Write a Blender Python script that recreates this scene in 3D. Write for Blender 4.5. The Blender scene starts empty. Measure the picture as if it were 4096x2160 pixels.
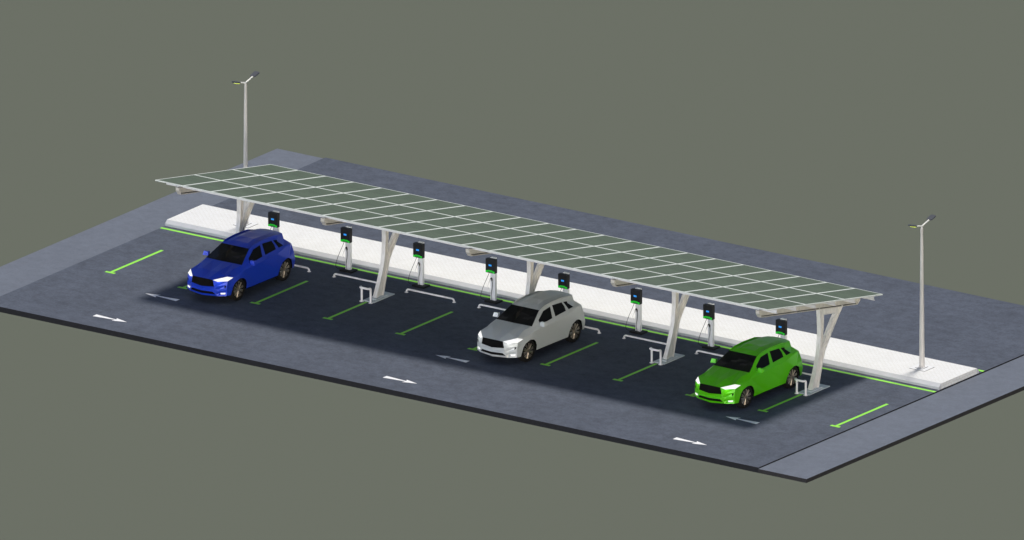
import bpy, math, random
from mathutils import Vector
random.seed(4)
R = math.radians
scene = bpy.context.scene
col = scene.collection

# ------------------------------------------------------------------ materials
def new_mat(name):
    m = bpy.data.materials.new(name); m.use_nodes = True
    nt = m.node_tree
    return m, nt, nt.nodes['Principled BSDF']

def plain(name, c, rough=.5, metal=0, spec=.5, coat=0, mottle=0, mscale=6, stretch=(1,1,1), emit=None, es=0):
    m, nt, b = new_mat(name)
    b.inputs['Base Color'].default_value = (*c, 1)
    b.inputs['Roughness'].default_value = rough
    b.inputs['Metallic'].default_value = metal
    b.inputs['Specular IOR Level'].default_value = spec
    b.inputs['Coat Weight'].default_value = coat
    b.inputs['Coat Roughness'].default_value = .1
    if emit:
        b.inputs['Emission Color'].default_value = (*emit, 1)
        b.inputs['Emission Strength'].default_value = es
    if mottle:
        tc = nt.nodes.new('ShaderNodeTexCoord'); mp = nt.nodes.new('ShaderNodeMapping')
        mp.inputs['Scale'].default_value = stretch
        n = nt.nodes.new('ShaderNodeTexNoise'); n.inputs['Scale'].default_value = mscale
        n.inputs['Detail'].default_value = 6; n.inputs['Roughness'].default_value = .6
        r = nt.nodes.new('ShaderNodeMapRange')
        r.inputs['From Min'].default_value = .3; r.inputs['From Max'].default_value = .7
        r.inputs['To Min'].default_value = 1 - mottle; r.inputs['To Max'].default_value = 1 + mottle
        v = nt.nodes.new('ShaderNodeVectorMath'); v.operation = 'SCALE'
        v.inputs[0].default_value = c
        nt.links.new(tc.outputs['Object'], mp.inputs[0]); nt.links.new(mp.outputs[0], n.inputs['Vector'])
        nt.links.new(n.outputs['Fac'], r.inputs[0]); nt.links.new(r.outputs[0], v.inputs['Scale'])
        nt.links.new(v.outputs[0], b.inputs['Base Color'])
    return m

def asphalt(name, c, var=.22):
    """blotchy tarmac: broad stains, streaks drawn out along the bays, fine grain, a few brown specks"""
    m, nt, b = new_mat(name)
    b.inputs['Roughness'].default_value = .85
    b.inputs['Specular IOR Level'].default_value = .25
    N = nt.nodes.new; L = nt.links.new
    tc = N('ShaderNodeTexCoord')
    def noise(scale, stretch, detail, rough, lo, hi, tlo, thi):
        mp = N('ShaderNodeMapping'); mp.inputs['Scale'].default_value = stretch
        n = N('ShaderNodeTexNoise'); n.inputs['Scale'].default_value = scale
        n.inputs['Detail'].default_value = detail; n.inputs['Roughness'].default_value = rough
        r = N('ShaderNodeMapRange')
        for k, val in zip(('From Min', 'From Max', 'To Min', 'To Max'), (lo, hi, tlo, thi)):
            r.inputs[k].default_value = val
        L(tc.outputs['Object'], mp.inputs[0]); L(mp.outputs[0], n.inputs['Vector']); L(n.outputs['Fac'], r.inputs[0])
        return r.outputs[0]
    a = noise(.45, (1, 1, 1), 4, .55, .3, .7, 1 - var * .30, 1 + var * .30)
    s = noise(2.6, (.8, 1, 1), 8, .72, .3, .7, 1 - var * .8, 1 + var * .8)
    f = noise(17, (.5, 1, 1), 4, .8, .3, .7, 1 - var * .8, 1 + var * .8)
    m1 = N('ShaderNodeMath'); m1.operation = 'MULTIPLY'; L(a, m1.inputs[0]); L(s, m1.inputs[1])
    m2 = N('ShaderNodeMath'); m2.operation = 'MULTIPLY'; L(m1.outputs[0], m2.inputs[0]); L(f, m2.inputs[1])
    v = N('ShaderNodeVectorMath'); v.operation = 'SCALE'; v.inputs[0].default_value = c; L(m2.outputs[0], v.inputs['Scale'])
    br = noise(2.6, (1, 1, 1), 4, .7, .60, .74, 0, .35)
    mx = N('ShaderNodeMix'); mx.data_type = 'RGBA'
    L(br, mx.inputs['Factor']); L(v.outputs[0], mx.inputs['A']); mx.inputs['B'].default_value = (c[0]*1.12, c[1]*.88, c[2]*.78, 1)
    L(mx.outputs['Result'], b.inputs['Base Color'])
    bp = N('ShaderNodeBump'); bp.inputs['Strength'].default_value = .25; bp.inputs['Distance'].default_value = .01
    L(f, bp.inputs['Height']); L(bp.outputs[0], b.inputs['Normal'])
    return m

def pavers():
    m, nt, b = new_mat('concrete_pavers')
    b.inputs['Roughness'].default_value = .8
    N = nt.nodes.new; L = nt.links.new
    tc = N('ShaderNodeTexCoord')
    geo = N('ShaderNodeNewGeometry')
    sep = N('ShaderNodeSeparateXYZ'); L(tc.outputs['Object'], sep.inputs[0])
    sn = N('ShaderNodeSeparateXYZ'); L(geo.outputs['Normal'], sn.inputs[0])
    side = N('ShaderNodeMath'); side.operation = 'LESS_THAN'; side.inputs[1].default_value = .5; L(sn.outputs['Z'], side.inputs[0])
    top = N('ShaderNodeCombineXYZ'); L(sep.outputs['X'], top.inputs[0]); L(sep.outputs['Y'], top.inputs[1])
    end = N('ShaderNodeCombineXYZ'); L(sep.outputs['Y'], end.inputs[0]); L(sep.outputs['Z'], end.inputs[1])
    mv = N('ShaderNodeMix'); mv.data_type = 'VECTOR'
    L(side.outputs[0], mv.inputs['Factor']); L(top.outputs[0], mv.inputs['A']); L(end.outputs[0], mv.inputs['B'])
    br = N('ShaderNodeTexBrick'); br.inputs['Scale'].default_value = 1
    br.inputs['Brick Width'].default_value = .2; br.inputs['Row Height'].default_value = .1
    br.inputs['Mortar Size'].default_value = .005; br.inputs['Mortar Smooth'].default_value = .2
    br.inputs['Color1'].default_value = (.83, .83, .81, 1); br.inputs['Color2'].default_value = (.865, .865, .855, 1)
    br.inputs['Mortar'].default_value = (.60, .55, .48, 1)
    L(mv.outputs['Result'], br.inputs['Vector'])
    n = N('ShaderNodeTexNoise'); n.inputs['Scale'].default_value = 1.3; n.inputs['Detail'].default_value = 5
    L(tc.outputs['Object'], n.inputs['Vector'])
    r = N('ShaderNodeMapRange'); r.inputs['From Min'].default_value = .3; r.inputs['From Max'].default_value = .7
    r.inputs['To Min'].default_value = .97; r.inputs['To Max'].default_value = 1.02; L(n.outputs['Fac'], r.inputs[0])
    v = N('ShaderNodeVectorMath'); v.operation = 'SCALE'; L(br.outputs['Color'], v.inputs[0]); L(r.outputs[0], v.inputs['Scale'])
    L(v.outputs[0], b.inputs['Base Color'])
    return m

def solar():
    """panel glass over cells: fine grid of pale green gridlines on a grey green cell"""
    m, nt, b = new_mat('solar_cells')
    b.inputs['Roughness'].default_value = .45
    b.inputs['Specular IOR Level'].default_value = .10
    N = nt.nodes.new; L = nt.links.new
    tc = N('ShaderNodeTexCoord')
    mp = N('ShaderNodeMapping'); mp.inputs['Location'].default_value = (.03, .02, 0)
    L(tc.outputs['Object'], mp.inputs[0])
    br = N('ShaderNodeTexBrick'); br.offset = 0; br.inputs['Scale'].default_value = 1
    br.inputs['Brick Width'].default_value = .186; br.inputs['Row Height'].default_value = .145
    br.inputs['Mortar Size'].default_value = .010; br.inputs['Mortar Smooth'].default_value = .5
    br.inputs['Color1'].default_value = PANEL1; br.inputs['Color2'].default_value = PANEL2
    br.inputs['Mortar'].default_value = PANELG
    L(mp.outputs[0], br.inputs['Vector'])
    n = N('ShaderNodeTexNoise'); n.inputs['Scale'].default_value = .9; n.inputs['Detail'].default_value = 3
    L(tc.outputs['Object'], n.inputs['Vector'])
    r = N('ShaderNodeMapRange'); r.inputs['From Min'].default_value = .3; r.inputs['From Max'].default_value = .7
    r.inputs['To Min'].default_value = .9; r.inputs['To Max'].default_value = 1.1; L(n.outputs['Fac'], r.inputs[0])
    v = N('ShaderNodeVectorMath'); v.operation = 'SCALE'; L(br.outputs['Color'], v.inputs[0]); L(r.outputs[0], v.inputs['Scale'])
    L(v.outputs[0], b.inputs['Base Color'])
    return m
PANEL1 = (.094, .108, .086, 1); PANEL2 = (.102, .116, .092, 1); PANELG = (.13, .24, .12, 1)

M = {}
M['ground'] = plain('olive_ground', (.136, .148, .117), 1, spec=0)
M['asphalt'] = asphalt('asphalt_dark', (.088, .101, .132), .30)
M['asphalt_side'] = asphalt('asphalt_pale', (.150, .168, .206), .13)
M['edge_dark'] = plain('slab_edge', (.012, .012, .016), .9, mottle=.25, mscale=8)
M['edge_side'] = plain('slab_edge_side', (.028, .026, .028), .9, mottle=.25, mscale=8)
M['green'] = plain('green_paint', (.31, .82, .065), .6, mottle=.06, mscale=5)
M['white'] = plain('road_white_paint', (.90, .90, .91), .6, mottle=.08, mscale=7)
M['kerb'] = plain('kerb_concrete', (.60, .60, .62), .7, mottle=.05, mscale=1.2)
M['shade_line'] = plain('shade_strip', (.02, .02, .022), .9)
M['pavers'] = pavers()
M['solar'] = solar()
M['steel'] = plain('galvanised_steel', (.80, .775, .73), .45, metal=.1, mottle=.13, mscale=2.2, stretch=(3, 3, .8))
M['frame'] = plain('panel_frame', (.74, .77, .72), .45)
M['purlin'] = plain('purlin_steel', (.76, .75, .76), .4, metal=.1, mottle=.05, mscale=3)
M['plate'] = plain('plate_steel', (.62, .66, .68), .5, metal=.1, mottle=.1, mscale=9)
M['pole'] = plain('lamp_pole', (.66, .63, .60), .45, metal=.2, mottle=.12, mscale=1.8, stretch=(4, 4, .7))
M['arm'] = plain('lamp_arm', (.85, .84, .80), .4)
M['lamp_plate'] = plain('lamp_plate', (.86, .86, .86), .5)
M['plate_edge_shade'] = plain('plate_edge_shade', (.16, .16, .16), .8)
M['beam'] = plain('beam_steel', (.62, .59, .53), .45, metal=.15, mottle=.12, mscale=2.2, stretch=(3, 3, .8))
M['lamp_head'] = plain('lamp_head', (.055, .060, .072), .5)
M['lamp_lens'] = plain('lamp_lens', (.6, .7, .1), .4, emit=(.85, 1, .10), es=1.1)
M['tube'] = plain('white_tube', (.92, .89, .88), .4, mottle=.06, mscale=8)
M['black'] = plain('charger_black', (.012, .012, .013), .55, spec=.3)
M['base'] = plain('charger_base', (.012, .012, .012), .6, spec=.3)
M['post'] = plain('charger_post', (.95, .95, .95), .45)
M['screen'] = plain('screen_blue', (.02, .2, .6), .3, emit=(.03, .26, .70), es=.8)
M['led'] = plain('indicator_green', (.01, .35, .02), .4, emit=(.01, .50, .02), es=.75)
M['cable'] = plain('cable_rubber', (.010, .010, .010), .6, spec=.3)
M['nozzle'] = plain('nozzle_grey', (.42, .42, .43), .5)
M['rubber'] = plain('tyre_rubber', (.008, .007, .006), .75, spec=.3)
M['well'] = plain('wheel_well', (.006, .006, .006), .9, spec=.1)
M['rim'] = plain('rim_metal', (.42, .36, .29), .3, metal=.85)
M['glass'] = plain('tinted_glass', (.002, .002, .003), .08, spec=.5)
M['side_glass'] = plain('tinted_side_glass', (.0015, .0015, .002), .35, spec=.12)
M['light'] = plain('headlight', (.12, .12, .12), .3, emit=(1, .99, .97), es=.95)
M['tail'] = plain('tail_light', (.25, .01, .01), .3)
M['grille'] = plain('grille_bars', (.006, .005, .004), .55, spec=.15)

# ------------------------------------------------------------------ mesh helpers
class MB:
    def __init__(s): s.v = []; s.f = []; s.mi = []
    def add(s, vs, fs, mi=0):
        o = len(s.v); s.v += [tuple(p) for p in vs]
        s.f += [tuple(i + o for i in f) for f in fs]; s.mi += [mi] * len(fs); return s
    def box(s, a, b, mi=0):
        x0, y0, z0 = a; x1, y1, z1 = b
        return s.add([(x0,y0,z0),(x1,y0,z0),(x1,y1,z0),(x0,y1,z0),(x0,y0,z1),(x1,y0,z1),(x1,y1,z1),(x0,y1,z1)],
                     [(3,2,1,0),(4,5,6,7),(0,1,5,4),(1,2,6,5),(2,3,7,6),(3,0,4,7)], mi)
    def prism(s, poly, axis, a, b, mi=0):
        """poly: 2D outline, extruded along axis from a to b"""
        def P(p, t):
            if axis == 0: return (t, p[0], p[1])
            if axis == 1: return (p[0], t, p[1])
            return (p[0], p[1], t)
        n = len(poly)
        area = sum(poly[i][0]*poly[(i+1)%n][1] - poly[(i+1)%n][0]*poly[i][1] for i in range(n))
        if area < 0: poly = poly[::-1]
        flip = axis == 1
        vs = [P(p, a) for p in poly] + [P(p, b) for p in poly]
        fs = [tuple(range(n))[::-1], tuple(range(n, 2*n))] + [(i, (i+1) % n, n+(i+1) % n, n+i) for i in range(n)]
        if flip: fs = [f[::-1] for f in fs]
        return s.add(vs, fs, mi)
    def tube(s, pts, rad, seg=10, mi=0, cap=True):
        pts = [Vector(p) for p in pts]; n = len(pts)
        rs = rad if isinstance(rad, (list, tuple)) else [rad] * n
        vs = []; up = Vector((.13, .21, 1)).normalized(); prev = None
        for i, p in enumerate(pts):
            t = (pts[min(i+1, n-1)] - pts[max(i-1, 0)]).normalized()
            if prev is None:
                a = t.cross(up)
                if a.length < .1: a = t.cross(Vector((1, 0, 0)))
            else: a = prev - t * prev.dot(t)
            a.normalize(); prev = a; b = t.cross(a)
            for k in range(seg):
                w = 2*math.pi*k/seg
                vs.append(p + (a*math.cos(w) + b*math.sin(w)) * rs[i])
        fs = [(i*seg+k, (i+1)*seg+k, (i+1)*seg+(k+1) % seg, i*seg+(k+1) % seg) for i in range(n-1) for k in range(seg)]
        if cap: fs += [tuple(range(seg)), tuple((n-1)*seg+k for k in range(seg))[::-1]]
        return s.add(vs, [f[::-1] for f in fs], mi)
    def disc(s, c, r, z0, z1, seg=20, mi=0, taper=1):
        return s.prismz(c, r, z0, z1, seg, mi, taper)
    def prismz(s, c, r, z0, z1, seg, mi=0, taper=1):
        vs = []
        for z, q in ((z0, r), (z1, r*taper)):
            vs += [(c[0]+q*math.cos(2*math.pi*k/seg), c[1]+q*math.sin(2*math.pi*k/seg), z) for k in range(seg)]
        return s.add(vs, [tuple(range(seg))[::-1], tuple(range(seg, 2*seg))] + [(k, (k+1) % seg, seg+(k+1) % seg, seg+k) for k in range(seg)], mi)
    def build(s, name, mats, parent=None, smooth=False, loc=None):
        me = bpy.data.meshes.new(name); me.from_pydata(s.v, [], s.f); me.update()
        if not isinstance(mats, (list, tuple)): mats = [mats]
        for m in mats: me.materials.append(m)
        for p, mi in zip(me.polygons, s.mi): p.material_index = mi
        if smooth:
            me.polygons.foreach_set('use_smooth', [True]*len(me.polygons))
            me.set_sharp_from_angle(angle=R(50))
        o = bpy.data.objects.new(name, me); col.objects.link(o)
        if parent is not None: o.parent = parent
        if loc: o.location = loc
        return o

def tag(o, label=None, cat=None, group=None, kind=None):
    for k, v in (('label', label), ('category', cat), ('group', group), ('kind', kind)):
        if v: o[k] = v
    return o
def empty(name, loc, label, cat, group=None):
    o = bpy.data.objects.new(name, None); col.objects.link(o); o.location = loc
    o.empty_display_size = .2
    return tag(o, label, cat, group)
def copy_tree(o, parent=None):
    c = o.copy(); col.objects.link(c)
    if parent is not None: c.parent = parent
    for ch in list(o.children): copy_tree(ch, c)
    return c
def arc(c, r, a0, a1, n, plane):
    out = []
    for i in range(n+1):
        w = R(a0 + (a1-a0)*i/n); u, v = r*math.cos(w), r*math.sin(w)
        out.append({'xz': (c[0]+u, c[1], c[2]+v), 'yz': (c[0], c[1]+u, c[2]+v), 'xy': (c[0]+u, c[1]+v, c[2])}[plane])
    return out

# ------------------------------------------------------------------ setting
X0, X1, Y0, Y1 = -13.14, 20.70, -14.10, 7.08
BAY0, BAY = -11.555, 3.168
g = MB(); g.add([(-1500,-1500,0),(1500,-1500,0),(1500,1500,0),(-1500,1500,0)], [(0,1,2,3)])
tag(g.build('ground', M['ground'], loc=(0, 0, -20)), kind='structure')

def slab(name, x0, x1, ztop, top, side, side2):
    b = MB()
    b.add([(x0,Y0,ztop),(x1,Y0,ztop),(x1,Y1,ztop),(x0,Y1,ztop)], [(0,1,2,3)], 0)
    zb = -.20
    b.add([(x0,Y0,zb),(x1,Y0,zb),(x1,Y1,zb),(x0,Y1,zb),(x0,Y0,ztop),(x1,Y0,ztop),(x1,Y1,ztop),(x0,Y1,ztop)],
          [(3,2,1,0),(0,1,5,4),(1,2,6,5),(2,3,7,6),(3,0,4,7)], 1)
    o = b.build(name, [top, side]); return tag(o, kind='structure')
lot = slab('parking_lot', X0, X1, 0, M['asphalt'], M['edge_dark'], None)
slab('side_road', X0-2.11, X0-.002, -.05, M['asphalt_side'], M['edge_side'], None)
slab('side_road', X1+.002, X1+2.10, -.05, M['asphalt_side'], M['edge_side'], None)

ZP = .004
for i in range(11):                       # T ended bay lines
    x = BAY0 + BAY*i
    yb = -5.28
    if i in (1, 3, 5, 7, 9): yb = -6.10
    m = MB()
    m.add([(x-.062,-8.44,ZP),(x+.062,-8.44,ZP),(x+.062,yb,ZP),(x-.062,yb,ZP)], [(0,1,2,3)])
    m.add([(x-.205,-8.58,ZP),(x+.205,-8.58,ZP),(x+.205,-8.44,ZP),(x-.205,-8.44,ZP)], [(0,1,2,3)])
    m.build('bay_line', M['green'], lot)
for y in (-3.13, -.13):
    m = MB(); m.add([(X0,y-.07,ZP),(X1,y-.07,ZP),(X1,y+.07,ZP),(X0,y+.07,ZP)], [(0,1,2,3)])
    m.build('edge_line', M['green'], lot)
def arrow(tipx, y, d):
    """d=-1 points to -X, tail is 1.42 m behind the tip"""
    s = -d
    pts = [(tipx, y), (tipx+s*.56, y-.168), (tipx+s*.50, y-.03), (tipx+s*1.42, y-.125), (tipx+s*1.42, y+.125), (tipx+s*.50, y+.03), (tipx+s*.56, y+.168)]
    # tip/head sides bulge a little
    vs = [(a, b, ZP) for a, b in pts]
    fs = [(0, 1, 2, 5, 6), (2, 3, 4, 5)]
    m = MB(); m.add(vs, fs if s > 0 else [f[::-1] for f in fs])
    me = m.build('direction_arrow', M['white'], lot)
for k in range(3):
    arrow(-9.10 + 4*BAY*k, -9.82, -1)
    arrow(-7.67 + 4*BAY*k, -12.98, 1)

# pavement island: paver deck between two chamfered kerbs
YF, YB = -2.87, -.39
deck = MB()
deck.box((X0, YF+.137, .001), (X1-.02, YB-.137, .212))
pav = deck.build('pavement', M['pavers'])
tag(pav, kind='structure')
for s, y in ((1, YF), (-1, YB)):
    k = MB()
    prof = [(y, .001), (y, .100), (y+s*.133, .209), (y+s*.135, .209), (y+s*.135, .001)]
    k.prism(prof, 0, X0+.002, X1-.022)
    ob = k.build('kerb', M['kerb'], pav)
    j = MB()  # dark strip painted as the contact shadow along the kerb foot
    ya, yb_ = sorted((y, y - s*.022))
    j.add([(X0,ya,.003),(X1-.02,ya,.003),(X1-.02,yb_,.003),(X0,yb_,.003)], [(0,1,2,3)])
    j.build('shade_strip', M['shade_line'], pav)

# ------------------------------------------------------------------ solar carport
CXC = 4.335
COLX = [CXC + 2*BAY*k for k in (-2, -1, 0, 1, 2)]
YC0, ZC0, YC1, ZC1 = -9.29, 4.13, -2.14, 2.87
tilt = math.atan2(ZC1-ZC0, YC1-YC0)
ln = math.hypot(YC1-YC0, ZC1-ZC0)
canopy = empty('solar_carport', (CXC, -5.5, 0), 'long grey steel carport with a sloping roof of green-grey solar panels on five leaning columns', 'carport')
def cy(y): return y + 5.5          # canopy local y
def zroof(y): return ZC0 + (y-YC0)*(ZC1-ZC0)/(YC1-YC0)
NP = 22; PW = 26.77/NP; PL = ln/3
# panel mesh, local frame: x width, y up the slope, top at z=0
pm = MB(); fr = .05
th = .038
pm.box((-PW/2+.002, -PL/2+.002, -th), (PW/2-.002, PL/2-.002, 0), 1)
pm2 = MB()
hx, hy = PW/2-.002, PL/2-.002
ix, iy = PW/2-fr, PL/2-fr-.005
v = [(-hx,-hy,0),(hx,-hy,0),(hx,hy,0),(-hx,hy,0),(-ix,-iy,0),(ix,-iy,0),(ix,iy,0),(-ix,iy,0),(-hx,-hy,-th),(hx,-hy,-th),(hx,hy,-th),(-hx,hy,-th)]
pm2.add(v, [(0,1,5,4),(1,2,6,5),(2,3,7,6),(3,0,4,7),(8,9,1,0),(9,10,2,1),(10,11,3,2),(11,8,0,3),(11,10,9,8)], 0)
pc = MB(); pc.add([(-ix,-iy,0),(ix,-iy,0),(ix,iy,0),(-ix,iy,0)], [(0,1,2,3)])
first = None
for r in range(3):
    for c in range(NP):
        t = (r+.5)/3
        loc = (-26.77/2 + PW*(c+.5), cy(YC0+(YC1-YC0)*t), ZC0+(ZC1-ZC0)*t)
        if first is None:
            first = pm2.build('solar_panel', M['frame'], canopy)
            cell = pc.build('cell_area', M['solar'], first)
            o = first
        else:
            o = first.copy(); col.objects.link(o); o.parent = canopy
            cc = cell.copy(); col.objects.link(cc); cc.parent = o
        o.location = loc; o.rotation_euler = (tilt, 0, 0)
# purlins: C channels along the roof
for k in range(6):
    y = -8.68 + 1.207*k
    zt = zroof(y) - .045
    m = MB()
    xa, xb = -13.32, 13.34
    yy = cy(y)
    sh = math.tan(tilt)
    prof = [(0,0),(.075,.075*sh),(.075,.075*sh-.012),(.012,-.012),(.012,-.150),(.075,-.150+.06*sh),(.075,-.165+.06*sh),(0,-.165)]
    m.prism([(yy+a, zt+b) for a, b in prof], 0, xa, xb)
    for cxk in range(NP+1):                       # module clamps on the channel
        xx = -26.77/2 + PW*cxk
        xx = min(max(xx, xa+.06), xb-.06)
        m.box((xx-.05, yy-.004, zt+.002), (xx+.05, yy+.10, zt+.022 + .0))
    m.build('purlin', M['purlin'], canopy)

FRONT = [(-5.66,.06),(-5.47,.45),(-5.30,.86),(-5.19,1.2),(-5.125,1.53),(-5.085,1.9),(-5.08,2.24),(-5.10,2.6),(-5.137,3.00)]
BACK = [(-5.245,.06),(-5.14,.45),(-5.04,.785),(-4.95,1.05),(-4.86,1.31),(-4.71,1.54),(-4.54,1.767),(-4.35,2.02),(-4.15,2.275),(-3.95,2.51),(-3.74,2.755)]
HOLE = [(-4.96,1.47),(-4.93,1.9),(-4.90,2.3),(-4.87,2.70),(-4.16,2.575),(-4.30,2.40),(-4.55,2.08),(-4.76,1.80)]
HOLE = HOLE[::-1]
def strip(m, pts, w, t, side):
    """flange of half width w and thickness t following a y,z path, t grows to `side` of it"""
    n = len(pts); off = []
    for i in range(n):
        a = Vector(pts[max(i-1,0)]); b = Vector(pts[min(i+1,n-1)]); d = (b-a).normalized()
        nrm = Vector((-d.y, d.x))*side
        off.append((pts[i][0]+nrm.x*t, pts[i][1]+nrm.y*t))
    for i in range(n-1):
        q = [pts[i], pts[i+1], off[i+1], off[i]]
        m.prism(q, 0, -w, w)
def web_faces(m, xx, side):
    outer = FRONT + BACK[::-1]
    import mathutils
    loops = [[Vector((0, a, b)) for a, b in outer], [Vector((0, a, b)) for a, b in HOLE]]
    tris = mathutils.geometry.tessellate_polygon(loops)
    vs = [(xx, a, b) for a, b in outer + HOLE]
    fs = [tuple(t) for t in tris]
    out = []
    for f in fs:
        n = (Vector(vs[f[1]])-Vector(vs[f[0]])).cross(Vector(vs[f[2]])-Vector(vs[f[0]]))
        out.append(f if n.x*side > 0 else f[::-1])
    m.add(vs, out)
colmesh = MB()
web_faces(colmesh, .018, 1); web_faces(colmesh, -.018, -1)
strip(colmesh, FRONT, .082, .030, 1)
strip(colmesh, BACK, .082, .030, -1)
strip(colmesh, HOLE + [HOLE[0]], .055, .024, 1)
# stiffener along the foot, behind the front flange
colmesh.prism([(-5.60,.06),(-5.36,.62),(-5.34,.62),(-5.50,.06)], 0, -.060, .060)
colmesh.v = [(x, y+5.5, z) for x, y, z in colmesh.v]
colo = None
for i, x in enumerate(COLX):
    if colo is None:
        colo = colmesh.build('column', M['steel'], canopy)
        bp = MB()
        bp.box((-.25, cy(-6.06), 0), (.25, cy(-4.78), .030))
        bp.box((-.15, cy(-5.80), .031), (.15, cy(-5.10), .060))
        bpo = bp.build('base_plate', M['plate'], colo)
        bm_ = MB()
        zb = lambda y: zroof(y) - .045 - .167
        def beam_prof():
            return [(-8.90, zb(-8.90)+.02), (-8.90, zb(-8.90)-.10), (-8.77, zb(-8.77)-.245), (-2.82, zb(-2.82)-.235), (-2.66, zb(-2.66)-.08), (-2.66, zb(-2.66)+.02)]
        P = beam_prof()
        # web plus flanges: an I beam with closed, chamfered ends
        bm_.prism([(cy(a), b) for a, b in P], 0, -.030, .030)
        for (a, b), (c, d), t in ((P[0], P[5], -.022), (P[2], P[3], .022)):
            bm_.prism([(cy(a), b), (cy(c), d), (cy(c), d+t), (cy(a), b+t)], 0, -.080, .080)
        for a, b in ((0, 1), (1, 2)):
            (p, q), (r_, s_) = P[a], P[b]
            bm_.prism([(cy(p)-.012, q), (cy(r_)-.012, s_), (cy(r_)+.02, s_), (cy(p)+.02, q)], 0, -.080, .080)
        for a, b in ((3, 4), (4, 5)):
            (p, q), (r_, s_) = P[a], P[b]
            bm_.prism([(cy(p)+.012, q), (cy(r_)+.012, s_), (cy(r_)-.02, s_), (cy(p)-.02, q)], 0, -.080, .080)
        (a, b), (c, d) = P[2], P[3]                      # dark strip painting the shadow gap between web and lower flange
        bm_.prism([(cy(a)+.03, b+.026), (cy(c)-.03, d+.026), (cy(c)-.03, d+.050), (cy(a)+.03, b+.050)], 0, -.034, .034, 1)
        beam = bm_.build('beam', [M['beam'], M['shade_line']], canopy)
        co, be = colo, beam
    else:
        co = copy_tree(colo, canopy); be = beam.copy(); col.objects.link(be); be.parent = canopy
    co.location = (x-CXC, 0, 0); be.location = (x-CXC, 0, 0)

# ------------------------------------------------------------------ hoop guards in front of three columns
def hoop():
    t = empty('hoop_guard', (0,0,0), '', '')
    m = MB(); r = .041; H = .555; D = .13; hw = .195; rb = .065
    path = [(-hw, 0, .01), (-hw, 0, H-rb)]
    path += [(-hw, -rb + rb*math.cos(R(a)), H-rb + rb*math.sin(R(a))) for a in (30, 60, 90)]
    path += [(-hw, -D+rb, H)]
    path += [(-hw + rb - rb*math.cos(R(a)), -D+rb - rb*math.sin(R(a)), H) for a in (30, 60, 90)]
    right = [(-x, y, z) for x, y, z in path][::-1]
    m.tube(path + right, r, 14)
    m.build('rail', M['tube'], t, smooth=True)
    for s in (-1, 1):
        f = MB(); f.disc((s*hw, 0), .085, 0, .014, 24); f.build('foot_flange', M['tube'], t)
    return t
hp = hoop()
for i, (k, d) in enumerate(((1, 'white hoop guard at the foot of the second carport column from the left'),
                            (3, 'white hoop guard at the foot of the fourth carport column from the left'),
                            (4, 'white hoop guard beside the green car at the rightmost carport column'))):
    o = hp if i == 0 else copy_tree(hp)
    o.location = (COLX[k]-.055, -6.12, 0)
    tag(o, d, 'bollard', 'white tubular hoop guards at the column feet')

# ------------------------------------------------------------------ low wheel stops
def stop():
    t = empty('wheel_stop', (0,0,0), '', '')
    m = MB(); L_ = 1.04; H = .125; r = .034; rb = .09
    path = [(-L_, 0, .008)] + [(-L_ + rb - rb*math.cos(R(a)), 0, H-rb + rb*math.sin(R(a))) for a in (0, 22, 45, 68, 90)]
    path += [(-x, y, z) for x, y, z in path][::-1]
    m.tube(path, r, 14); m.build('rail', M['tube'], t, smooth=True)
    for s in (-1, 1):
        f = MB(); f.disc((s*L_, 0), .070, 0, .012, 22); f.build('foot_flange', M['tube'], t)
    return t
sp = stop()
SD = ['low white tube wheel stop just behind the blue car',
      'low white tube wheel stop in the first empty bay right of the blue car',
      'low white tube wheel stop behind the second column, in the empty bay to its right',
      'low white tube wheel stop partly behind the front of the silver car, second bay left of it',
      'low white tube wheel stop just behind the silver car',
      'low white tube wheel stop in the first empty bay right of the silver car',
      'low white tube wheel stop left of the green car, partly hidden by its windscreen',
      'low white tube wheel stop just behind the green car']
SD[2] = 'low white tube wheel stop in the empty bay right of the second carport column'
SD[3] = 'low white tube wheel stop in the empty bay left of the silver car'
SD[6] = 'low white tube wheel stop in the empty bay left of the green car'
for k in range(8):
    o = sp if k == 0 else copy_tree(sp)
    o.location = (BAY0 + BAY*(k+1.5) - .05, -4.33, 0)
    tag(o, SD[k], 'wheel stop', 'low tube wheel stops at the back of the bays')

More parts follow.
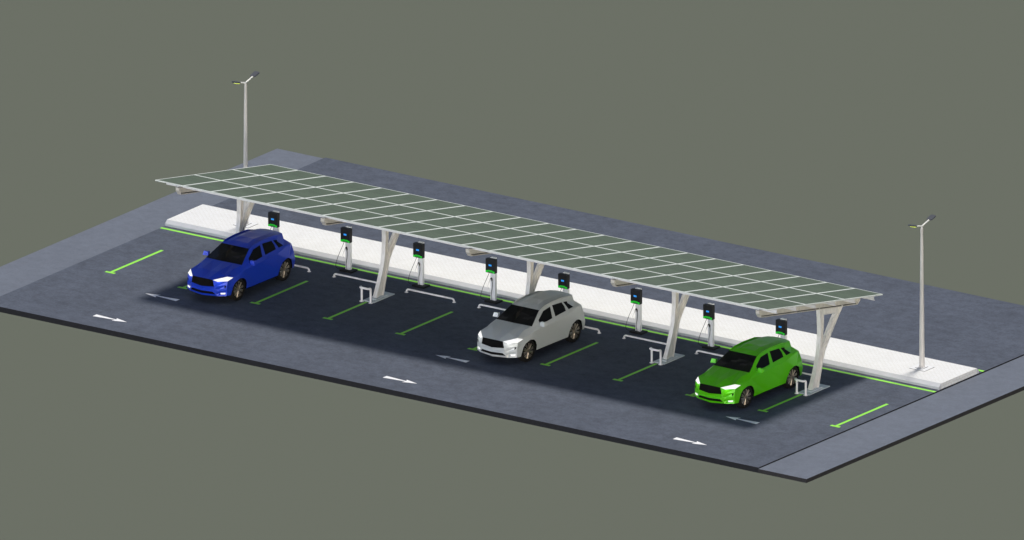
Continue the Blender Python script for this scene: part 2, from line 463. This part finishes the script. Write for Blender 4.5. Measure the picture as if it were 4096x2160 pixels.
# ------------------------------------------------------------------ chargers
def charger():
    t = empty('charging_station', (0,0,0), '', '')
    YO = 3.46
    def bx(name, a, b, mat, par=t, bev=0):
        m = MB(); m.box((a[0], a[1]+YO, a[2]), (b[0], b[1]+YO, b[2])); o = m.build(name, mat, par)
        if bev:
            bv = o.modifiers.new('bevel', 'BEVEL'); bv.width = bev; bv.segments = 2
        return o
    bx('base', (-.265,-3.66,0), (.265,-3.26,.062), M['base'], bev=.010)
    bx('post', (-.105,-3.51,.063), (.105,-3.40,1.665), M['post'], bev=.006)
    box = bx('housing', (-.203,-3.672,1.125), (.203,-3.512,1.648), M['black'], bev=.010)
    f = -3.672; e = .004
    bx('screen', (-.062,f-e,1.385), (.060,f+.004,1.447), M['screen'], box)
    led = MB()
    for a, b, z0, z1 in ((-.105,.110,1.217,1.231), (-.188,.192,1.188,1.209), (-.105,.110,1.160,1.173)):
        led.box((a, f-e+YO, z0), (b, f+.004+YO, z1))
    for a, b in ((-.188,-.112), (.116,.192)):
        led.box((a, f-e+YO, 1.136), (b, f+.004+YO, 1.184))
    led.build('indicator_strip', M['led'], box)
    def cable(name, pts, r, mat, y=-3.56, ends=None):
        # resample with Catmull-Rom
        P = [Vector((a, y+YO, b)) for a, b in pts]
        out = []
        for i in range(len(P)-1):
            p0, p1, p2, p3 = P[max(i-1,0)], P[i], P[i+1], P[min(i+2,len(P)-1)]
            for k in range(5):
                u = k/5
                out.append(.5*((2*p1)+(p2-p0)*u+(2*p0-5*p1+4*p2-p3)*u*u+(3*p1-p0-3*p2+p3)*u**3))
        out.append(P[-1])
        m = MB(); m.tube(out, r, 8, cap=True); return m.build(name, mat, t, smooth=True)
    cable('supply_cable', [(-.085,1.15),(-.11,1.066),(-.20,.861),(-.335,.567),(-.415,.359),(-.455,.188),(-.45,.112),(-.375,.064),(-.235,.072),(-.055,.074)], .0085, M['cable'], -3.60)
    cable('charging_cable', [(-.016,.82),(-.010,.760),(.002,.689),(-.016,.511),(-.045,.351),(-.050,.214),(-.021,.070)], .0085, M['cable'], -3.53)
    # connector handle hanging on the post, its gun pointing down to the left
    m = MB()
    hpts = [(-.105,.800),(-.092,.845),(-.070,.890),(-.045,.905),(-.026,.878),(-.014,.838),(-.010,.790)]
    m.tube([(a, -3.54+YO, b) for a, b in hpts], [.007,.008,.012,.022,.026,.024,.016], 10)
    m.build('connector', M['cable'], t, smooth=True)
    cable('lead', [(-.105,.80),(-.135,.74),(-.150,.69)], .006, M['cable'], -3.54)
    cable('holster_wire', [(-.150,.69),(-.172,.64),(-.198,.585),(-.188,.54),(-.150,.515),(-.178,.480)], .0045, M['nozzle'], -3.54)
    return t
ch = charger()
CD = ['black and white charging station behind the blue car, leftmost of the row',
      'black and white charging station between the blue car and the second carport column',
      'black and white charging station directly right of the second carport column',
      'black and white charging station left of the silver car, nearest to it',
      'black and white charging station rising behind the roof of the silver car',
      'black and white charging station between the silver car and the fourth carport column',
      'black and white charging station between the fourth column and the green car',
      'black and white charging station behind the green car, rightmost of the row']
for k in range(8):
    o = ch if k == 0 else copy_tree(ch)
    o.location = (-7.873 + BAY*k, -3.46, 0)
    tag(o, CD[k], 'charging station', 'charging stations in a row behind the bays')

# ------------------------------------------------------------------ street lamps
def lamp():
    t = empty('street_lamp', (0,0,0), '', '')
    Z = .212
    b = MB(); b.box((-.33,-.30,Z+.012), (.33,.30,Z+.022)); b.box((-.17,-.17,Z+.034), (.14,.17,Z+.044))
    b.box((-.336,-.306,Z), (.336,.306,Z+.012), 1); b.box((-.176,-.176,Z+.0225), (.146,.176,Z+.034), 1)      # dark layers painting the shaded edge under each plate
    b.build('base_plate', [M['lamp_plate'], M['plate_edge_shade']], t)
    m = MB()
    zs = [(Z+.041,.112),(Z+.09,.112),(Z+.10,.102),(5.40,.052),(5.46,.044),(5.51,.028),(5.54,.012)]
    seg = 8; vs = []
    for z, r in zs: vs += [(r*math.cos(2*math.pi*(k+.5)/seg), r*math.sin(2*math.pi*(k+.5)/seg), z) for k in range(seg)]
    fs = [(i*seg+k, i*seg+(k+1) % seg, (i+1)*seg+(k+1) % seg, (i+1)*seg+k) for i in range(len(zs)-1) for k in range(seg)]
    fs += [tuple((len(zs)-1)*seg+k for k in range(seg))]
    m.add(vs, fs); m.build('pole', M['pole'], t)
    for s in (-1, 1):
        a = MB(); a.tube([(0, -s*.01, 5.52), (0, s*.46, 5.52+.128)], .026, 12)
        a.build('arm', M['arm'], t, smooth=True)
        # head: rounded flat housing, local y away from the pole
        w, l, th_ = .118, .335, .056; c = .038
        out = [(-w+c,0),(w-c,0),(w,c),(w,l-c*1.2),(w-c,l),(-w+c,l),(-w,l-c*1.2),(-w,c)]
        inn = [(x*.90, y*.94+.010) for x, y in out]
        n = len(out)
        vs = [(x*.80, .02+y*.88, 0) for x, y in out] + [(x, y, .018) for x, y in out] + [(x, y, .032) for x, y in out] + [(x, y, th_) for x, y in inn]
        fs = [tuple(range(n))[::-1]] + [(k*n+i, k*n+(i+1) % n, (k+1)*n+(i+1) % n, (k+1)*n+i) for k in range(3) for i in range(n)] + [tuple(3*n+i for i in range(n))]
        h = MB(); h.add(vs, fs)
        h.box((w-.004, .13, .016), (w+.003, .17, .034))
        ho = h.build('lamp_head', M['lamp_head'], t)
        le = MB(); le.box((-.092,.05,-.014), (.030,.27,-.001)); le.build('lens', M['lamp_lens'], ho)
        ho.location = (0, s*.43, 5.52+.100)
        # tilt upwards away from the pole
        ho.rotation_euler = (R(15.5), 0, 0) if s > 0 else (R(15.5), 0, math.pi)
    return t
lp = lamp()
lp.location = (-10.50, -1.62, 0)
tag(lp, 'double-headed street lamp on the pavement behind the left end of the carport', 'street lamp', 'double-headed street lamps on the pavement')
l2 = copy_tree(lp); l2.location = (19.05, -1.62, 0)
tag(l2, 'double-headed street lamp standing clear at the right end of the pavement', 'street lamp', 'double-headed street lamps on the pavement')

# ------------------------------------------------------------------ cars
def gx(z): return .845 - .6*(z-1.24)        # plane of the side windows
V = {  # half body, x >= 0;  y negative = nose
 'g0':(0,-2.455,.948),'gk':(.24,-2.445,.945),'g1':(.445,-2.42,.93),'g2':(.49,-2.42,.690),'g3':(0,-2.50,.657),
 'c0':(0,-2.475,.552),'c1':(.507,-2.415,.578),'t0':(0,-2.515,.492),'t1':(.45,-2.455,.503),
 'b0':(0,-2.485,.389),'b1':(.54,-2.394,.402),'l0':(0,-2.45,.305),'l1':(.60,-2.345,.330),
 'h2':(.596,-2.354,.873),'h3':(.80,-2.03,1.016),'h4':(.885,-1.79,.935),'h5':(.865,-2.10,.875),
 'p1':(.60,-2.336,.715),'p2':(.865,-2.13,.745),'s1':(.905,-1.765,.845),
 'fa':(.62,-2.285,.592),'fb':(.80,-2.19,.607),'fc':(.865,-2.15,.56),'fd':(.62,-2.32,.508),'ff':(.63,-2.27,.443),'fe':(.87,-2.14,.465),
 'u1':(.86,-2.17,.338),'a0':(.90,-1.955,.325),
 'a1':(.925,-1.83,.64),'a2':(.93,-1.69,.755),'a3':(.93,-1.405,.822),'a4':(.93,-1.19,.78),'a5':(.93,-1.07,.68),'a6':(.925,-1.0,.53),'a7':(.885,-.985,.315),
 'r0':(.885,.985,.298),'r1':(.925,1.037,.52),'r2':(.93,1.214,.735),'r3':(.93,1.46,.828),'r4':(.93,1.603,.812),'r5':(.925,1.763,.72),'r6':(.915,1.84,.48),'r7':(.90,1.865,.35),
 'f1':(.90,-1.52,1.00),'S0':(.925,-1.235,1.062),'S1':(.937,-.2,1.098),'S2':(.937,.86,1.146),'S3':(.885,1.76,1.292),
 'k1':(.875,-.2,.305),
 'hB0':(0,-1.93,1.068),'hBk':(.34,-1.92,1.115),'hBm':(.60,-1.95,1.04),
 'hC0':(0,-1.135,1.218),'hCk':(.42,-1.12,1.220),'ws':(.779,-1.096,1.213),'hm':(.70,-1.52,1.15),'fo':(.865,-1.30,1.085),
 'wt':(.598,-.397,1.603),'wt0':(0,-.425,1.615),
 'R1':(.585,-.12,1.655),'R2':(.58,.43,1.69),'R3':(.57,1.15,1.672),'R4':(.545,1.48,1.635),'SP':(.48,1.81,1.600),
 'Z1':(0,-.06,1.690),'Z2':(0,.40,1.722),'Z3':(0,1.0,1.722),'Z4':(0,1.45,1.692),'Z5':(0,1.85,1.625),
 'M1':(.32,-.10,1.690),'M2':(.30,.30,1.745),'M3':(.33,.85,1.728),'M4':(.28,1.40,1.700),'M5':(.26,1.84,1.622),'M0':(.30,-.41,1.612),
 'q1':(.56,1.80,1.41),'q2':(.72,1.80,1.336),'ZG':(0,1.93,1.43),
 'Q3':(.80,1.93,1.252),'Q4':(.87,2.0,.93),'Q5':(.885,2.06,.61),'Q6':(.86,2.02,.345),
 'Y3':(0,2.12,1.27),'Y4':(0,2.20,.95),'Y5':(0,2.24,.62),'Y6':(0,2.18,.33),
}
for n, y, z in (('v0',-.69,1.235),('v1',-.70,1.345),('w0',-.234,1.551),('w1',.24,1.592),('w3',.95,1.575),('w5',1.225,1.539),('w6',1.207,1.485),('b5',1.43,1.308),('b3',1.0,1.284),('e0',-.30,1.212),('b1_',.17,1.240)):
    V[n] = (gx(z), y, z)
F = ['g0 hB0 hBk gk','gk hBk hBm h3 g1','hB0 hC0 hCk hBk','hBk hCk hm hBm','hBm hm h3','hCk ws hm','h3 hm fo f1 h4','hm ws fo','fo ws S0','f1 fo S0',
     'g1 h2 p1 g2','h2 h5 p2 p1','h5 h4 s1 p2',
     'g3 g2 c1 c0','c0 c1 t1 t0','b0 b1 l1 l0','c1 b1 t1','g2 p1 fa c1','c1 fa fd','c1 fd ff b1','b1 ff l1','p1 p2 fb fa','p2 fc fb','fa fb fc fd','fd fc fe ff',
     'ff fe u1 l1','fe a0 u1','p2 s1 a1 fc','fc a1 a0 fe','s1 a2 a1','h4 f1 a2 s1','f1 a3 a2','f1 S0 a4 a3','S0 a5 a4',
     'S0 S1 k1 a7 a6 a5','S1 S2 r2 r1 r0 k1','S2 r3 r2','S2 S3 r4 r3','S3 Q3 Q4 r4','r4 Q4 Q5 r5','r5 Q5 r6','r6 Q5 Q6 r7',
     'ws v0 S0','ws v1 v0','S0 v0 e0 S1','S1 e0 b1_ b3 S2','S2 b3 b5 S3',
     'ws wt v1','wt w0 v1','wt R1 w0','w0 R1 R2 w1','w1 R2 R3 w3','w3 R3 R4 w5','w5 R4 SP q1','w6 w5 q1','w6 q1 q2 b5','b5 q2 S3','q2 Q3 S3',
     'v1 w0 w1 w3 w5 w6 b5 b3 b1_ e0 v0',
     'ws hCk hC0 wt0 M0 wt','wt M0 M1','wt M1 R1','M0 wt0 Z1 M1','R1 M1 M2','R1 M2 R2','M1 Z1 Z2','M1 Z2 M2','R2 M2 M3','R2 M3 R3','M2 Z2 M3','Z2 Z3 M3','R3 M3 M4','R3 M4 R4','M3 Z3 M4','Z3 Z4 M4','R4 M4 M5 SP','M4 Z4 Z5 M5','SP M5 Z5 ZG q1','q1 ZG Y3 Q3 q2',
     'Q3 Y3 Y4 Q4','Q4 Y4 Y5 Q5','Q5 Y5 Y6 Q6']
CENTER = [v for v in V.values()]
def oriented(ids, side):
    """vertex list of a face on one side, wound so that it looks away from the car's middle"""
    P = [Vector((V[i][0]*side, V[i][1], V[i][2])) for i in ids]
    n = Vector((0,0,0))
    for i in range(len(P)):
        a, b = P[i], P[(i+1) % len(P)]
        n += Vector(((a.y-b.y)*(a.z+b.z), (a.z-b.z)*(a.x+b.x), (a.x-b.x)*(a.y+b.y)))
    c = sum(P, Vector())/len(P); ref = c - Vector((0, c.y*.75, .75))
    return (P if n.dot(ref) > 0 else P[::-1]), n.normalized()*(1 if n.dot(ref) > 0 else -1)
def overlay(name, polys, mat, par, off=.006, sides=(1,), back=.01):
    """glass or lens lying a few millimetres proud of the body, with real thickness"""
    m = MB()
    for s in sides:
        for pts in polys:
            P = [Vector((x*s, y, z)) for x, y, z in pts]
            n = Vector((0,0,0))
            for i in range(len(P)):
                a, b = P[i], P[(i+1) % len(P)]
                n += Vector(((a.y-b.y)*(a.z+b.z), (a.z-b.z)*(a.x+b.x), (a.x-b.x)*(a.y+b.y)))
            n.normalize(); c = sum(P, Vector())/len(P)
            if n.dot(c-Vector((0, c.y*.75, .75))) < 0: P = P[::-1]; n = -n
            k = len(P)
            vs = [p+n*off for p in P] + [p-n*back for p in P]
            m.add(vs, [tuple(range(k)), tuple(range(k, 2*k))[::-1]] + [((i+1) % k, i, k+i, k+(i+1) % k) for i in range(k)])
    return m.build(name, mat, par)
def inset(pts, d):
    c = sum((Vector(p) for p in pts), Vector())/len(pts)
    return [tuple(Vector(p) + (c-Vector(p)).normalized()*d) for p in pts]

def wheel_meshes(t, x, y, s):
    """tyre with tread blocks and a ten blade rim; s is the outward side"""
    w = bpy.data.objects.new('wheel', None); col.objects.link(w); w.parent = t; w.location = (x, y, .413)
    seg = 40
    m = MB()
    prof = [(-.245,.29),(-.245,.385),(-.225,.405),(-.03,.409),(-.006,.395),(0,.355),(-.002,.305),(-.03,.296),(-.10,.29)]
    vs = []
    for k in range(seg):
        a = 2*math.pi*k/seg
        for i, (dx, r) in enumerate(prof):
            rr = r + (.006 if (k % 2 == 0 and i in (1,2,3)) else 0)
            vs.append((s*dx, rr*math.cos(a), rr*math.sin(a)))
    n = len(prof)
    fs = [(k*n+i, k*n+i+1, ((k+1) % seg)*n+i+1, ((k+1) % seg)*n+i) for k in range(seg) for i in range(n-1)]
    if s < 0: fs = [f[::-1] for f in fs]
    m.add(vs, fs); m.build('tyre', M['rubber'], w)
    m = MB()
    # dark barrel behind the blades
    d = MB(); vs = []
    for k in range(seg):
        a = 2*math.pi*k/seg
        vs += [(s*-.03, .297*math.cos(a), .297*math.sin(a)), (s*-.09, .285*math.cos(a), .285*math.sin(a))]
    fs = [(2*k, 2*((k+1) % seg), 2*((k+1) % seg)+1, 2*k+1) for k in range(seg)] + [tuple(2*k+1 for k in range(seg))]
    if s > 0: fs = [f[::-1] for f in fs]
    m.add(vs, fs, 1)
    for k in range(10):
        a = 2*math.pi*(k+.25)/10
        u = Vector((0, math.cos(a), math.sin(a))); p = Vector((0, -math.sin(a), math.cos(a))); ox = Vector((s, 0, 0))
        q = [u*.060 + p*.020 + ox*-.012, u*.284 + p*.072 + ox*-.014, u*.288 + p*-.018 + ox*-.004, u*.060 + p*-.006 + ox*.002,
             u*.282 + p*-.060 + ox*-.030, u*.060 + p*-.020 + ox*-.016]
        f = [(0,1,2,3),(3,2,4,5)]
        nn = (q[1]-q[0]).cross(q[2]-q[0])
        if nn.x*s < 0: f = [g_[::-1] for g_ in f]
        m.add(q, f, 0)
    hv = [(s*.006, .066*math.cos(2*math.pi*k/14), .066*math.sin(2*math.pi*k/14)) for k in range(14)] + [(s*-.05, .070*math.cos(2*math.pi*k/14), .070*math.sin(2*math.pi*k/14)) for k in range(14)]
    hf = [tuple(range(14))] + [(14+k, 14+(k+1) % 14, (k+1) % 14, k) for k in range(14)]
    if s < 0: hf = [g_[::-1] for g_ in hf]
    m.add(hv, hf, 0)
    m.build('rim', [M['rim'], M['well']], w)
    return w

LAMPS = {}
def car(paint, paint_dark):
    t = empty('car', (0,0,0), '', '')
    m = MB()
    for s in (1, -1):
        for f in F:
            P, n = oriented(f.split(), s); m.add(P, [tuple(range(len(P)))], 0)
        # arch linings
        for names in (('a0','a1','a2','a3','a4','a5','a6','a7'), ('r0','r1','r2','r3','r4','r5','r6','r7')):
            pts = [V[n] for n in names]
            k = len(pts)
            vs = [(x*s, y, z) for x, y, z in pts] + [(.60*s, y, z) for x, y, z in pts]
            fs = [(i, i+1, k+i+1, k+i) for i in range(k-1)] + [tuple(range(k, 2*k))]
            m.add(vs, fs, 1)
    # recessed grille cavities and floor
    m.add([(-.60,-2.10,.345),(.60,-2.10,.345),(.60,2.0,.345),(-.60,2.0,.345)], [(3,2,1,0)], 1)
    m.add([(-.60,-2.10,.345),(.60,-2.10,.345),(.585,-2.343,.331),(0,-2.446,.306),(-.585,-2.343,.331)], [(0,4,3,2,1)][0:1], 1)
    m.add([(.60,2.0,.345),(-.60,2.0,.345),(-.86,2.02,.345),(0,2.18,.33),(.86,2.02,.345)], [(0,1,2,3,4)], 1)
    for s in (1, -1):
        m.add([(.60*s,-.985,.345),(.60*s,.985,.345),(.91*s,.985,.30),(.905*s,-.2,.305),(.91*s,-.985,.315)], [(0,1,2,3,4)], 1)
    body = m.build('body', [paint, M['well']], t)
    # glass
    G = lambda y, z: (gx(z), y, z)
    def quadmid(a, b, u): return tuple(Vector(V[a])*(1-u) + Vector(V[b])*u)
    W = [V['ws'], V['hCk'], V['hC0'], (-V['hCk'][0], V['hCk'][1], V['hCk'][2]), (-V['ws'][0], V['ws'][1], V['ws'][2]), (-V['wt'][0], V['wt'][1], V['wt'][2]), V['wt0'], V['wt']]
    ws = MB()
    up = Vector((0,-.50,.87))*.010
    Pw = [Vector(p)+up for p in W]
    Pb = [Vector(p)-up*.3 for p in W]
    ws.add(Pw+Pb, [(0,7,6,2,1),(2,6,5,4,3)] + [(i, (i+1) % 8, 8+(i+1) % 8, 8+i) for i in range(8)])
    ws.build('windscreen', M['glass'], t)
    rg = [(-.40,1.845,1.575),(.40,1.845,1.575),(.44,1.865,1.44),(0,1.955,1.46),(-.44,1.865,1.44)]
    gm = MB(); gm.add([(x, y+.012, z) for x, y, z in rg], [(0,1,2,3,4)]); gm.build('rear_window', M['side_glass'], t)
    wins = [[G(-.69,1.238),G(-.696,1.345),G(-.234,1.549),G(.226,1.590),G(.064,1.236),G(-.30,1.213)],
            [G(.363,1.604),G(.919,1.573),G(.968,1.425),G(.945,1.281),G(.271,1.248)],
            [G(1.019,1.565),G(1.220,1.537),G(1.207,1.487),G(1.419,1.308),G(1.136,1.292)]]
    def bil(a, b, c, d, u, v):
        a, b, c, d = (Vector(V[k]) for k in (a, b, c, d))
        return tuple((a*(1-u)+b*u)*(1-v) + (c*(1-u)+d*u)*v)
    for s in (1, -1):
        for wpts in wins: overlay('side_window', [wpts], M['side_glass'], t, .005, (s,))
        # roof rail
        rr = [Vector(V[n]) for n in ('wt','R1','R2','R3','R4')]
        m = MB(); vs = []
        hs = [.004,.050,.050,.048,.006]
        wd = .022
        for p, h in zip(rr, hs):
            vs += [(s*(p.x+.012), p.y, p.z-.012), (s*(p.x+.012), p.y, p.z+h), (s*(p.x+.012-wd), p.y, p.z+h), (s*(p.x+.012-wd), p.y, p.z-.012)]
        fs = [(4*i+a, 4*i+(a+1) % 4, 4*i+4+(a+1) % 4, 4*i+4+a) for i in range(4) for a in range(4)]
        if s > 0: fs = [f[::-1] for f in fs]
        m.add(vs, fs + [(0,1,2,3),(19,18,17,16)]); m.build('roof_rail', paint_dark, t)
        # headlight, fog light
        hl = [[V['g1'],V['h2'],V['h5'],V['h3']],[V['h5'],V['h4'],V['h3']]]
        overlay('headlight', hl, M['light'], t, .008, (s,))
        overlay('fog_light', [[bil('ff','fe','l1','u1',u,v) for u, v in ((.12,.03),(.80,.03),(.80,.48),(.26,.48))]], M['light'], t, .010, (s,), .03)
        overlay('air_slit', [[bil('p1','p2','fa','fb',u,v) for u, v in ((.74,.22),(.97,.18),(1.0,.95),(.86,.75))]], M['well'], t, .010, (s,), .03)
        overlay('tail_light', [[(.77,1.955,1.20),(.45,2.035,1.21),(.45,2.065,1.09),(.80,1.975,1.08)]], M['tail'], t, .012, (s,))
        # the lit headlamp throws its light on the bumper and the tarmac in front of it
        ld = LAMPS.get('h')
        if ld is None:
            ld = bpy.data.lights.new('headlamp_beam', 'POINT'); ld.energy = 1.3; ld.shadow_soft_size = .05; ld.color = (1, .98, .94); LAMPS['h'] = ld
        lo = bpy.data.objects.new('headlamp_beam', ld); col.objects.link(lo); lo.parent = t; lo.location = (.74*s, -2.42, .84)
        # mirror
        mm = MB(); x0, x1 = .90, 1.150
        vs = [(x0+.01,-.80,1.185),(x1-.03,-.84,1.180),(x1,-.74,1.185),(x0+.02,-.68,1.185),
              (x0+.02,-.78,1.325),(x1-.06,-.80,1.335),(x1-.005,-.70,1.295),(x0+.03,-.66,1.320)]
        fs = [(3,2,1,0),(4,5,6,7),(0,1,5,4),(1,2,6,5),(2,3,7,6),(3,0,4,7)]
        mm.add([(a*s, b, c) for a, b, c in vs], fs if s > 0 else [f[::-1] for f in fs])
        vs = [(.80,-.86,1.19),(.93,-.82,1.175),(.93,-.76,1.175),(.80,-.76,1.19),(.80,-.86,1.21),(.93,-.82,1.195),(.93,-.76,1.195),(.80,-.76,1.21)]
        mm.add([(a*s, b, c) for a, b, c in vs], fs if s > 0 else [f[::-1] for f in fs])
        mm.build('side_mirror', paint, t)
        for y in (-1.462, 1.402): wheel_meshes(t, .895*s, y, s)
    # grille with upright slats
    def gtop(x): u = abs(x)/.445; return (x, -2.455+.035*u, .948-.018*u)
    def gbot(x): u = abs(x)/.49; return (x, -2.50+.08*u, .657+.033*u)
    gm = MB()
    Pn = [(-.445,-2.42,.93),(0,-2.455,.948),(.445,-2.42,.93),(.49,-2.42,.69),(0,-2.50,.657),(-.49,-2.42,.69)]
    gm.add([(x, y+.03, z) for x, y, z in Pn], [(0,5,4,1),(1,4,3,2)], 1)
    for k in range(25):
        u = -1 + 2*(k+.5)/25
        a = Vector(gtop(u*.44)); b = Vector(gbot(u*.485)); wv = Vector((.008, 0, 0)); dy = Vector((0,.03,0)); fy = Vector((0,-.002,0))
        gm.add([a-wv+fy, a+wv+fy, b+wv+fy, b-wv+fy, a-wv+dy, a+wv+dy, b+wv+dy, b-wv+dy], [(3,2,1,0),(1,2,6,5),(0,4,7,3)], 0)
    gm.build('grille', [M['grille'], M['well']], t)
    lg = MB(); lg.add([(-.45,-2.425,.503),(0,-2.48,.492),(.45,-2.425,.503),(.54,-2.37,.402),(0,-2.455,.389),(-.54,-2.37,.402)], [(0,5,4,1),(1,4,3,2)])
    lg.build('lower_grille', M['grille'], t)
    return t
def paint_mat(name, c, metal, rough, coat=.1):
    return plain(name, c, rough, metal=metal, coat=coat, spec=.35)
cars = (('blue', (.012, .050, .54), 1, 'dark blue SUV with lit headlights, parked leftmost under the carport', .15),
        ('silver', (.56, .585, .58), 5, 'silver SUV with lit headlights, parked in the middle under the carport', .15),
        ('green', (.095, .54, .003), 8, 'bright green SUV with lit headlights, parked rightmost beside a hoop guard', .15))
for n, c, bay, lab, met in cars:
    pm_ = paint_mat(n + '_paint', c, met, .30)
    o = car(pm_, paint_mat(n + '_rail', tuple(k*.8 for k in c), met, .5))
    o.location = (BAY0 + BAY*(bay+.5) + .01, -7.115, 0)
    tag(o, lab, 'car', 'SUVs of one shape parked in the charging bays')

# ------------------------------------------------------------------ light
SKY_FILL = 132
sun_dir = Vector((-.03, .325, 1)).normalized()          # towards the sun
elev = math.asin(sun_dir.z); az = math.atan2(sun_dir.x, sun_dir.y)
sd = bpy.data.lights.new('sun', 'SUN'); sd.energy = 2.95; sd.angle = R(9); sd.color = (1, .96, .90)
so = bpy.data.objects.new('sun', sd); col.objects.link(so)
so.rotation_euler = (-sun_dir).to_track_quat('-Z', 'Y').to_euler()
w = bpy.data.worlds.new('World'); scene.world = w; w.use_nodes = True
nt = w.node_tree; bg = nt.nodes['Background']
sky = nt.nodes.new('ShaderNodeTexSky'); sky.sky_type = 'NISHITA'; sky.sun_disc = False
sky.sun_elevation = elev; sky.sun_rotation = az
bg.inputs[1].default_value = .06
# fill light added in front of the site: warm sky band, strongest low down
N = nt.nodes.new; L = nt.links.new
tc = N('ShaderNodeTexCoord'); sx = N('ShaderNodeSeparateXYZ'); L(tc.outputs['Generated'], sx.inputs[0])
el = N('ShaderNodeMapRange'); el.interpolation_type = 'SMOOTHSTEP'
for k_, v_ in zip(('From Min', 'From Max', 'To Min', 'To Max'), (.02, .24, 1, 0)): el.inputs[k_].default_value = v_
L(sx.outputs['Z'], el.inputs[0])
dp = N('ShaderNodeVectorMath'); dp.operation = 'DOT_PRODUCT'; dp.inputs[1].default_value = Vector((.38, -.92, 0)).normalized()
L(tc.outputs['Generated'], dp.inputs[0])
azr = N('ShaderNodeMapRange'); azr.interpolation_type = 'SMOOTHSTEP'
for k_, v_ in zip(('From Min', 'From Max', 'To Min', 'To Max'), (-.15, .85, 0, 1)): azr.inputs[k_].default_value = v_
L(dp.outputs['Value'], azr.inputs[0])
mu = N('ShaderNodeMath'); mu.operation = 'MULTIPLY'; L(el.outputs[0], mu.inputs[0]); L(azr.outputs[0], mu.inputs[1])
sc_ = N('ShaderNodeVectorMath'); sc_.operation = 'SCALE'; L(mu.outputs[0], sc_.inputs['Scale'])
wr = N('ShaderNodeMapRange'); L(sx.outputs['X'], wr.inputs[0])
for k_, v_ in zip(('From Min', 'From Max', 'To Min', 'To Max'), (-.2, .9, 0, 1)): wr.inputs[k_].default_value = v_
cm = N('ShaderNodeMix'); cm.data_type = 'RGBA'; L(wr.outputs[0], cm.inputs['Factor'])
cm.inputs['A'].default_value = (SKY_FILL*.90, SKY_FILL*.95, SKY_FILL*1.06, 1); cm.inputs['B'].default_value = (SKY_FILL*1.05, SKY_FILL*.93, SKY_FILL*.76, 1)
L(cm.outputs['Result'], sc_.inputs[0])
ad = N('ShaderNodeVectorMath'); ad.operation = 'ADD'; L(sky.outputs[0], ad.inputs[0]); L(sc_.outputs[0], ad.inputs[1])
L(ad.outputs[0], bg.inputs[0])
scene.view_settings.view_transform = 'Standard'; scene.view_settings.look = 'None'
scene.view_settings.exposure = 0; scene.view_settings.gamma = 1

# ------------------------------------------------------------------ camera (parallel projection)
A = R(35.17); E_ = math.asin(.3009)
cd = bpy.data.cameras.new('camera'); cd.type = 'ORTHO'; cd.ortho_scale = 4096/112
cd.clip_start = .1; cd.clip_end = 3000
cam = bpy.data.objects.new('camera', cd); col.objects.link(cam)
to = Vector((math.sin(A)*math.cos(E_), -math.cos(A)*math.cos(E_), math.sin(E_)))
cam.location = to*60
cam.rotation_euler = (math.pi/2 - E_, 0, A)
scene.camera = cam
